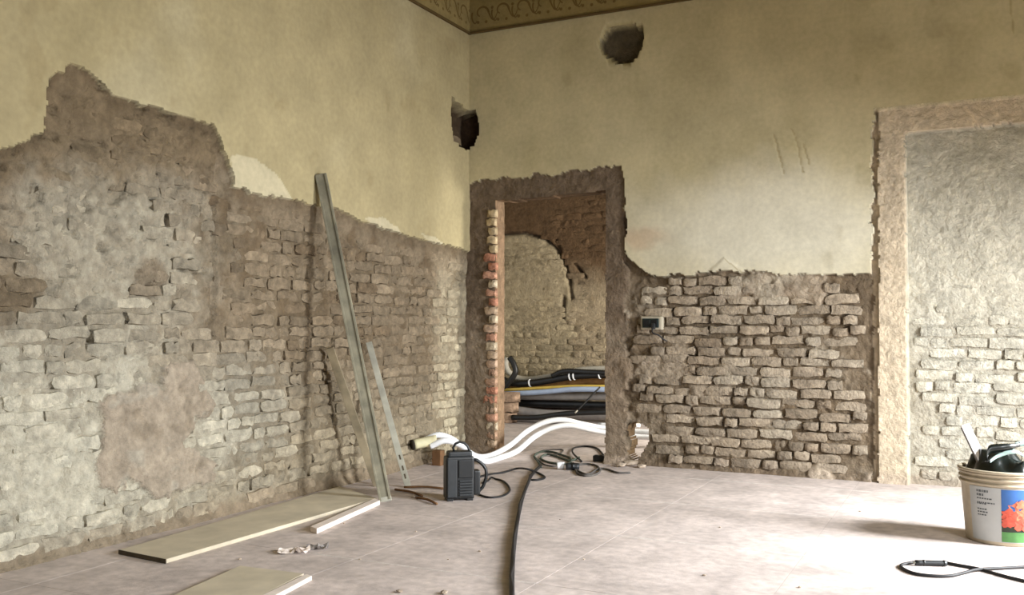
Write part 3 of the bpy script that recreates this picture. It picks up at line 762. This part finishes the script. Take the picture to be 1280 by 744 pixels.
tube('collar', [p + _r * -.012 + [0, 0, .031], p + _r * .012 + [0, 0, .031]], .031, M['black'], t, 12, .01, smooth_pts=False)
p = fl(752, 577); t = thing('black_socket_block', 'black multi-way socket block on floor at foot of the doorway right jamb', 'socket block', (p[0], p[1], 0))
mb = Matrix.Translation((p[0], p[1], 0)) @ Matrix.Rotation(.15, 4, 'Z')
box('block', -.07, .07, -.03, .03, 0, .05, M['black'], t, .008, None, mb)
for k in (-1, 0, 1): box('outlet', k * .042 - .014, k * .042 + .014, -.02, .02, .049, .053, M['dkgrey'], t, .002, None, mb)

# ---------------- lead with connector, lower right
floor_cable('right_hand_cable', [(1300, 731), (1262, 722), (1240, 716), (1222, 711), (1200, 707), (1184, 704)], .0075, M['cable'], 'black lead at lower right running from connector out of frame')
floor_cable('right_hand_loop', [(1300, 708), (1260, 710), (1222, 712, .004), (1206, 716), (1188, 720), (1165, 720), (1143, 717), (1129, 711), (1126, 707), (1131, 705), (1142, 703)], .0075, M['cable'], 'black lead looping left at lower right, below the bucket')
p0 = fl(1144, 703.5, .014); p1 = fl(1183, 704.5, .014); t = thing('cable_connector', 'slim dark inline connector at the loop of the lower right lead', 'connector', (p0[0], p0[1], 0))
tube('connector_body', [p0, p1], .013, M['dkgrey'], t, 12, .02, smooth_pts=False)
tube('tip', [p0, p0 + (p0 - p1) * .06], .006, M['alu'], t, 8, .01, smooth_pts=False)
for q in (.25, .9): c = p0 + (p1 - p0) * q; tube('grip_ring', [c, c + (p1 - p0) * .05], .015, M['black'], t, 12, .01, smooth_pts=False)

# ---------------- white corrugated conduits
def conduit(off, label, end=True):
    D_ = [(532, 554, 7.55), (550, 547, 7.55), (568, 552, 7.6), (583, 564, 7.6), (600, 574, 7.72), (618, 572, 7.9), (640, 560, 8.05), (662, 542, 8.25), (684, 531, 8.4),
          (706, 528, 8.5), (730, 533, 8.65), (756, 538, 8.75), (790, 542, 8.75), (830, 545, 8.7), (870, 556, 8.75)]
    pts = []
    for x, y, dep in D_:
        p = at_depth(x + off[0], y + off[1], dep + off[2]); p[2] = max(p[2], .027); pts.append(p)
    return pts
for i, (off, lab) in enumerate((((-3, -3, .06), 'white corrugated conduit, upper of the two arching through the doorway'), ((6, 4, -.02), 'white corrugated conduit, lower of the two arching through the doorway'))):
    pts = conduit(off, lab); root = thing('white_conduit', lab, 'conduit', pts[5] * np.array([1, 1, 0]))
    tube('corrugated_pipe', pts, .026, M['white'], root, 12, ribs=.02)
p0 = at_depth(517, 556, 7.5); p1 = at_depth(535, 552, 7.55)
t = thing('cream_sleeve', 'cream pipe sleeve with dark open mouth at left end of the white conduits', 'pipe sleeve', (p0[0], p0[1], p0[2] - .04))
tube('sleeve', [p0, p1, at_depth(546, 550, 7.56)], .04, M['cream'], t, 14, .02)
tube('mouth', [p0 - (p1 - p0) * .12, p0 + (p1 - p0) * .01], .042, M['darkin'], t, 14, .01, smooth_pts=False)
w0 = at_depth(548, 558, 7.66); 
t = thing('wood_prop', 'short brown wood block propping the white conduits by the corner', 'wood block', (w0[0], w0[1], 0))
box('block', w0[0] - .04, w0[0] + .04, w0[1] - .035, w0[1] + .035, 0, w0[2] - .03, M['wood'], t, .006)

# ---------------- pipes and hoses stacked in the passage
def run(name, pix, y, r, mat, label, cat='pipe', ribs=0., part='pipe', bands=()):
    pts = [on_back(a, b, y) for a, b in pix]
    root = thing(name, label, cat, (pts[0][0], pts[0][1], 0)) if bands else None
    o = tube(part if bands else name, pts, r, M[mat], root, 12, .05, ribs)
    if not bands: tag(o, label, cat); return o
    for (a, b) in bands:
        c = on_back(a, b, y); q = on_back(a + 1.6, b - .2, y); tube('white_tie', [c, q], r * 1.12, M['white'], root, 12, .01, smooth_pts=False)
    return root
EXT = 30
run('grey_pipe', [(560, 503), (600, 507), (640, 513), (680, 518), (720, 519), (790, 520)], 2.62, .055, 'hosegrey', 'thick grey pipe, lowest at left in the stack through the doorway')
run('black_pipe', [(560, 502), (630, 503), (690, 505), (760, 507), (800, 507)], 2.80, .045, 'hoseblack', 'black pipe lying under the brown pipe in the passage stack')
run('thin_black_hose', [(640, 522), (670, 522), (700, 518), (730, 516), (790, 515)], 2.45, .03, 'hoseblack', 'thin black hose on floor in front of the passage stack', 'hose')
run('brown_pipe', [(600, 515), (680, 515), (720, 512), (800, 513)], 2.92, .06, 'hosedark', 'dark brown pipe low at the right of the passage stack')
run('mid_grey_pipe', [(600, 492), (640, 495), (690, 496), (756, 496), (800, 496)], 2.74, .042, 'hosegrey', 'grey pipe directly below the pale blue pipe in the passage')
run('dark_core_pipe', [(600, 488), (640, 487), (690, 486), (800, 485)], 2.97, .045, 'hosedark', 'dark pipe behind the blue and yellow pipes in the passage stack')
run('pale_blue_pipe', [(600, 494), (645, 492), (680, 490), (715, 487), (756, 487), (800, 488)], 2.63, .030, 'blue', 'pale blue-white pipe near the middle of the passage stack')
run('yellow_pipe', [(600, 488), (640, 487), (680, 485), (715, 483), (756, 483), (800, 483)], 2.66, .018, 'yellow', 'thin yellow pipe above the pale blue one in the passage stack')
run('ochre_pipe', [(640, 484), (690, 480), (720, 477), (756, 476), (800, 476)], 2.86, .045, 'ochre', 'ochre-brown pipe above the yellow one in the passage stack')
run('black_corrugated_hose', [(628, 474), (640, 479), (664, 479), (690, 475), (712, 471), (740, 469), (800, 468)], 2.72, .042, 'hoseblack', 'black corrugated hose with white ties along the top of the stack', 'hose', .03, 'hose', ((712, 471), (717, 470.5), (662, 479), (749, 469)))
run('curled_grey_hose', [(634, 447), (632, 455), (636, 465), (646, 472), (662, 474), (685, 471), (705, 466), (730, 462), (756, 461), (800, 461)], 2.82, .036, 'hosepale', 'dusty pale grey hose curling up at left on top of the stack', 'hose', .03)
run('curled_black_hose', [(637, 447), (642, 455), (644, 466), (636, 478), (628, 484), (612, 486)], 2.6, .036, 'hoseblack', 'black hose bending down beside the doorway left jamb in the passage', 'hose', .03)
for i in range(3):
    c = on_back(712 + i * 14, 465 - i * .6, 2.66); 
run('second_black_hose', [(690, 470), (706, 464), (735, 465), (760, 466), (800, 466)], 2.69, .03, 'hoseblack', 'short black hose lying over the top right of the stack', 'hose', .03)
a = on_back(750, 484, 2.5); b = on_back(722, 513, 2.35); t = tag(tube('thin_rod', [a, b], .010, M['hoseblack'], seg=8, smooth_pts=False), 'thin black rod leaning diagonally against the stack of pipes', 'rod')
tube('tip', [b, b + (b - a) * .12], .009, M['hosepale'], None, 8, smooth_pts=False); o = bpy.data.objects['tip.001'] if 'tip.001' in bpy.data.objects else None
if o: set_parent(o, t)
run('short_white_pipe', [(748, 531), (756, 531), (800, 532)], 2.3, .02, 'white', 'short white pipe end on passage floor beside the right jamb')
# loose bricks carrying the stack at its left end
for j, (yy, lab) in enumerate(((515, 'loose brick at the bottom of the small pile holding up the pipes'), (505, 'loose brick second from bottom of the pile holding up the pipes'), (495, 'topmost loose brick of the pile holding up the left pipe ends'))):
    c = on_back(628, 520, 2.45); me = SHAPES['flat'][j][0]
    o = bpy.data.objects.new('loose_brick', me); COL.objects.link(o); o.location = (c[0] + .02 * j, 2.5, .06 + j * .119); o.scale = (.26, .13, .11); o.color = (*lin((186, 158, 134)), 1)
    tag(o, lab, 'brick')

# ---------------- electrical box on the brick wall
c = on_back(814, 404, -.005); t = thing('wall_socket', 'dark teal flush socket box set in pale mortar on the brick dado', 'socket', c)
pw = .011
V, Fc = boxmesh(c[0] - .088, c[0] + .092, -.016, .05, c[2] - .055, c[2] + .055, .012)
add_mesh('mortar_collar', V, Fc, M['lime'], t)
box('socket_plate', c[0] - .068, c[0] + .068, -.03, .0, c[2] - .037, c[2] + .037, M['teal'], t, .005)
box('socket_module', c[0] - .055, c[0] - .004, -.036, -.025, c[2] - .027, c[2] + .027, M['black'], t, .003)
box('socket_module', c[0] + .008, c[0] + .056, -.034, -.025, c[2] - .027, c[2] + .027, M['black'], t, .003)
box('plug', c[0] + .018, c[0] + .045, -.065, -.028, c[2] - .05, c[2] - .002, M['dkgrey'], t, .006)
pts = [np.array([c[0] + .032, -.06, c[2] - .03]), np.array([c[0] + .036, -.085, c[2] - .075]), on_back(823, 419, -.07), on_back(829, 424, -.05), on_back(834, 427, -.03)]
o = tag(tube('socket_lead', pts, .006, M['cable'], seg=8, step=.01), 'short black lead curving down from the wall socket', 'cable')

# ---------------- bucket with its contents
fr = fl(1276, 684.5); vd = np.array([_f[0], _f[1], 0]); vd /= np.linalg.norm(vd)
R0, R1, HB = .178, .205, .385
bc = fr + vd * R0; bc[2] = 0
bucket = thing('bucket', 'beige plastic bucket with printed flower label, right edge of photo', 'bucket', bc)
def lathe(name, prof, mat, parent, seg=48):
    V = []; Fc = []
    for r, z in prof:
        for k in range(seg): a = 2 * math.pi * k / seg; V.append((bc[0] + r * math.cos(a), bc[1] + r * math.sin(a), z))
    for i in range(len(prof) - 1):
        for k in range(seg): q = (k + 1) % seg; Fc.append((i * seg + k, i * seg + q, (i + 1) * seg + q, (i + 1) * seg + k))
    return add_mesh(name, V, Fc, mat, parent, True)
lathe('pail', [(.001, .004), (R0 - .01, .004), (R0 - .004, 0), (R0, .004), (R0 + .002, .03), (R1 - .003, HB - .03), (R1, HB - .02), (R1 - .004, HB - .02), (R1 - .009, HB - .04), (R0 - .008, .02), (.001, .02)], M['pail'], bucket)
for z in (HB - .072, HB - .046, HB - .022):
    rr = R0 + (R1 - R0) * z / HB
    lathe('rim_band', [(rr - .002, z - .006), (rr + .007, z - .006), (rr + .009, z), (rr + .007, z + .006), (rr - .002, z + .006)], M['pail'], bucket)
lathe('rim', [(R1 - .008, HB - .014), (R1 + .010, HB - .014), (R1 + .012, HB - .004), (R1 + .006, HB), (R1 - .006, HB), (R1 - .009, HB - .01)], M['pail'], bucket)
va = math.atan2(-vd[1], -vd[0])           # the side of the pail that faces the room
def onpail(a, z, off): rr = R0 + (R1 - R0) * z / HB + off; return (bc[0] + rr * math.cos(va + a), bc[1] + rr * math.sin(va + a), z)
def patch(name, a0, a1, z0, z1, off, mat, parent):
    V = []; Fc = []; n = max(2, int(abs(a1 - a0) / .06))
    for j in range(2):
        for i in range(n + 1): V.append(onpail(a0 + (a1 - a0) * i / n, (z0, z1)[j], off))
    for i in range(n): Fc.append((i, i + 1, n + 2 + i, n + 1 + i))
    return add_mesh(name, V, Fc, mat, parent, True)
def shape(name, pts, off, mat, parent):
    c = np.mean(pts, 0); V = [onpail(c[0], c[1], off)] + [onpail(a, z, off) for a, z in pts]; n = len(pts)
    return add_mesh(name, V, [(0, 1 + i, 1 + (i + 1) % n) for i in range(n)], mat, parent)
lab = patch('label', -1.35, 1.35, .02, HB - .085, .0012, M['paper'], bucket)
LA0, LA1 = -.50, .62; LZ0, LZ1 = .075, .295
patch('picture_ground', LA0, LA1, LZ0, LZ1, .0018, M['leafdark'], lab)
patch('picture_sky', LA0, LA1, .185, LZ1, .0024, M['sky'], lab)
patch('picture_lawn', LA0, LA1, .024, .076, .0024, M['green'], lab)
rnd = random.Random(8)
for k, (a, z, r) in enumerate([(-.12, .195, .042), (-.32, .165, .036), (-.16, .14, .042), (.10, .165, .046), (.0, .115, .036), (.3, .15, .045), (.27, .195, .036), (-.36, .125, .03), (.18, .11, .034), (-.02, .22, .026)]):
    pts = [(a + r * (1 + .25 * math.cos(5 * t)) * math.cos(t) / .19, z + r * (.85 + .2 * math.sin(5 * t)) * math.sin(t)) for t in np.linspace(0, 6.283, 21)[:-1]]
    pts = [(min(max(x, LA0), LA1), y) for x, y in pts]
    shape('flower', pts, .0030 + k * .0004, M['petal'] if k % 3 else M['petal2'], lab)
for i, (z, w, c0) in enumerate(((.272, .24, 1), (.252, .12, 1), (.236, .3, 0), (.214, .34, 0), (.208, .2, 0), (.18, .16, 0), (.165, .22, 0), (.15, .18, 0))):
    a0 = -1.12; x = a0
    while x < a0 + w * 1.3:
        ww = rnd.uniform(.03, .07); patch('lettering', x, x + ww, z, z + (.012 if c0 else .007), .002, M['ink'], lab); x += ww + .018
# white stick leaning out
s0 = at_depth(1234, 590, np.dot(bc - CAM, _f) - .02); s1 = at_depth(1206, 531, np.dot(bc - CAM, _f) + .08)
st = thing('white_stick', 'white painted wooden stick poking out of the bucket to the left', 'stick', s0 - (s1 - s0) * .8)
bar('stick', s0 - (s1 - s0) * .8, s1, .046, .014, M['whitewood'], _r, st, .002)
dn = (s1 - s0) / np.linalg.norm(s1 - s0); sd = _r - dn * (_r @ dn); sd /= np.linalg.norm(sd)
bar('grey_edge', s0 - (s1 - s0) * .7 - sd * .0245, s1 - sd * .0245 - dn * .01, .004, .014, M['stickside'], _r, st, 0)  # grey strip along the left edge of the stick
# crumpled black bag
V = []; Fc = []; n = 30; m_ = 12
for j in range(m_ + 1):
    for i in range(n):
        a = 2 * math.pi * i / n; t = j / m_; rr = (R1 - .012) * (1 - t ** 1.3) * (1 + .0 * math.sin(3 * a))
        fold = float(fbm(np.array(math.cos(a) * 2.6 * (1.2 - t) + t), np.array(math.sin(a) * 2.6 * (1.2 - t)), 3, 5))
        z = HB - .05 + .12 * math.sin(t * 1.5) + fold * .10 * min(1, t * 4) + .02 * math.sin(5 * a + 3 * t) * t * (1 - t) * 4
        V.append((bc[0] + rr * math.cos(a), bc[1] + rr * math.sin(a), z))
for j in range(m_):
    for i in range(n): q = (i + 1) % n; Fc.append((j * n + i, j * n + q, (j + 1) * n + q, (j + 1) * n + i))
bagp = thing('black_bag', 'crumpled black plastic bag stuffed in the top of the bucket', 'bag', bc + np.array([0, 0, HB - .05]))
add_mesh('bag_skin', V, Fc, M['bag'], bagp, True)
dB = np.dot(bc - CAM, _f)
def ribbon(name, pix, w, mat, parent, dep):
    P_ = catmull([at_depth(x, y, dep) for x, y in pix], 8); V = []; Fc = []
    for k, p in enumerate(P_):
        ww = w * (.5 + .5 * math.sin(math.pi * min(1, .15 + k / len(P_))))
        for s, o_ in ((-1, 0), (1, 0), (1, .006), (-1, .006)): V.append(p + np.array([0, 0, s * ww]) + vd * (o_ + .01 * math.sin(k * .21)))
    for k in range(len(P_) - 1):
        for s in range(4): q = (s + 1) % 4; a = 4 * k; Fc.append((a + s, a + q, a + 4 + q, a + 4 + s))
    return add_mesh(name, V, Fc, mat, parent, True)
ribbon('folded_edge', [(1238, 577), (1248, 571), (1260, 566), (1270, 565), (1280, 570), (1290, 578)], .010, M['bagedge'], bagp, dB - .15)
ribbon('raised_fold', [(1234, 574), (1238, 563), (1250, 560), (1264, 558), (1276, 556)], .022, M['bag'], bagp, dB - .10)
ribbon('pale_top_fold', [(1266, 560), (1274, 556), (1284, 555), (1298, 560)], .014, M['bagedge'], bagp, dB - .05)

# ---------------- small debris
def chip_mesh(seed):
    import bmesh
    bm = bmesh.new(); bmesh.ops.create_icosphere(bm, subdivisions=1, radius=1); rnd = random.Random(seed)
    for v in bm.verts: v.co = v.co * rnd.uniform(.65, 1.2); v.co.z = v.co.z * .55 + .45
    me = bpy.data.meshes.new('rubble_chip'); bm.to_mesh(me); bm.free(); me.materials.append(M['rubble']); return me
CM = [chip_mesh(i) for i in range(5)]
def chip(px, py, s, label, group=None, name='rubble_chip', mat=None):
    p = fl(px, py); me = CM[int(px) % 5]
    o = bpy.data.objects.new(name, me); COL.objects.link(o); o.location = (p[0], p[1], 0); o.scale = (s, s * .8, s * .8); o.rotation_euler.z = px
    return tag(o, label, 'rubble', group)
chip(789, 583, .07, 'fist-sized pale lump of rubble in the breach at the wall foot')
chip(776, 584, .05, 'smaller pinkish lump of rubble just left of the breach')
chip(802, 585, .045, 'small lump of rubble just right of the breach at wall foot')
chip(555, 743, .022, 'white chip on the floor at the bottom edge, left of thick cable')
chip(500, 741, .018, 'small pale chip on the floor at bottom edge, farthest left')
chip(517, 622, .02, 'pale chip on the floor between the leaning bars and power unit')
chip(668, 600, .012, 'tiny pale chip beside the thick cable near the coiled cables')
for px, py in ((430, 655), (450, 700), (520, 665), (560, 700), (600, 690), (300, 700), (730, 700), (880, 720), (900, 660), (1075, 640), (700, 650), (1000, 735)):
    chip(px, py, .006 + (px % 7) * .0008, 'tiny crumb of plaster on the dusty floor', 'plaster crumbs on the floor', 'plaster_crumb')
def crumple(name, px, py, w, label, mat, seed, cat='paper scrap'):
    c = fl(px, py); n = 8; V = []; Fc = []; rnd = random.Random(seed)
    for j in range(n):
        for i in range(n):
            x = (i / (n - 1) - .5) * w * (1 + rnd.uniform(-.1, .1)); y = (j / (n - 1) - .5) * w * .6
            z = .004 + abs(rnd.gauss(0, .011)); V.append((c[0] + x * _r[0] + y * vd[0], c[1] + x * _r[1] + y * vd[1], z))
    for j in range(n - 1):
        for i in range(n - 1): a = j * n + i; Fc.append((a, a + 1, a + n + 1, a + n))
    o = add_mesh(name, V, Fc, mat, None, False); return tag(o, label, cat)
crumple('paper_scrap', 367, 691, .15, 'crumpled whitish paper scrap on the floor below the thin strip', M['whitestrip'], 3)
crumple('torn_wrapper', 396, 686, .11, 'torn grey and white wrapper just right of the crumpled scrap', M['hosegrey'], 5, 'wrapper')
for k, (a, b, lab) in enumerate((((494, 612), (528, 620), 'thin dark twig-like stick on the floor right of the straightedge foot'), ((520, 622), (546, 630), 'short dark splinter pointing toward the power unit foot'), ((505, 609), (556, 611), 'thin flat lath lying behind the splinters, left of power unit'))):
    tag(tube('wood_splinter', [fl(*a, .008), (fl(*a, .008) + fl(*b, .008)) / 2 + [0, .01, .006], fl(*b, .008)], .008, M['wood'], seg=6), lab, 'splinter')
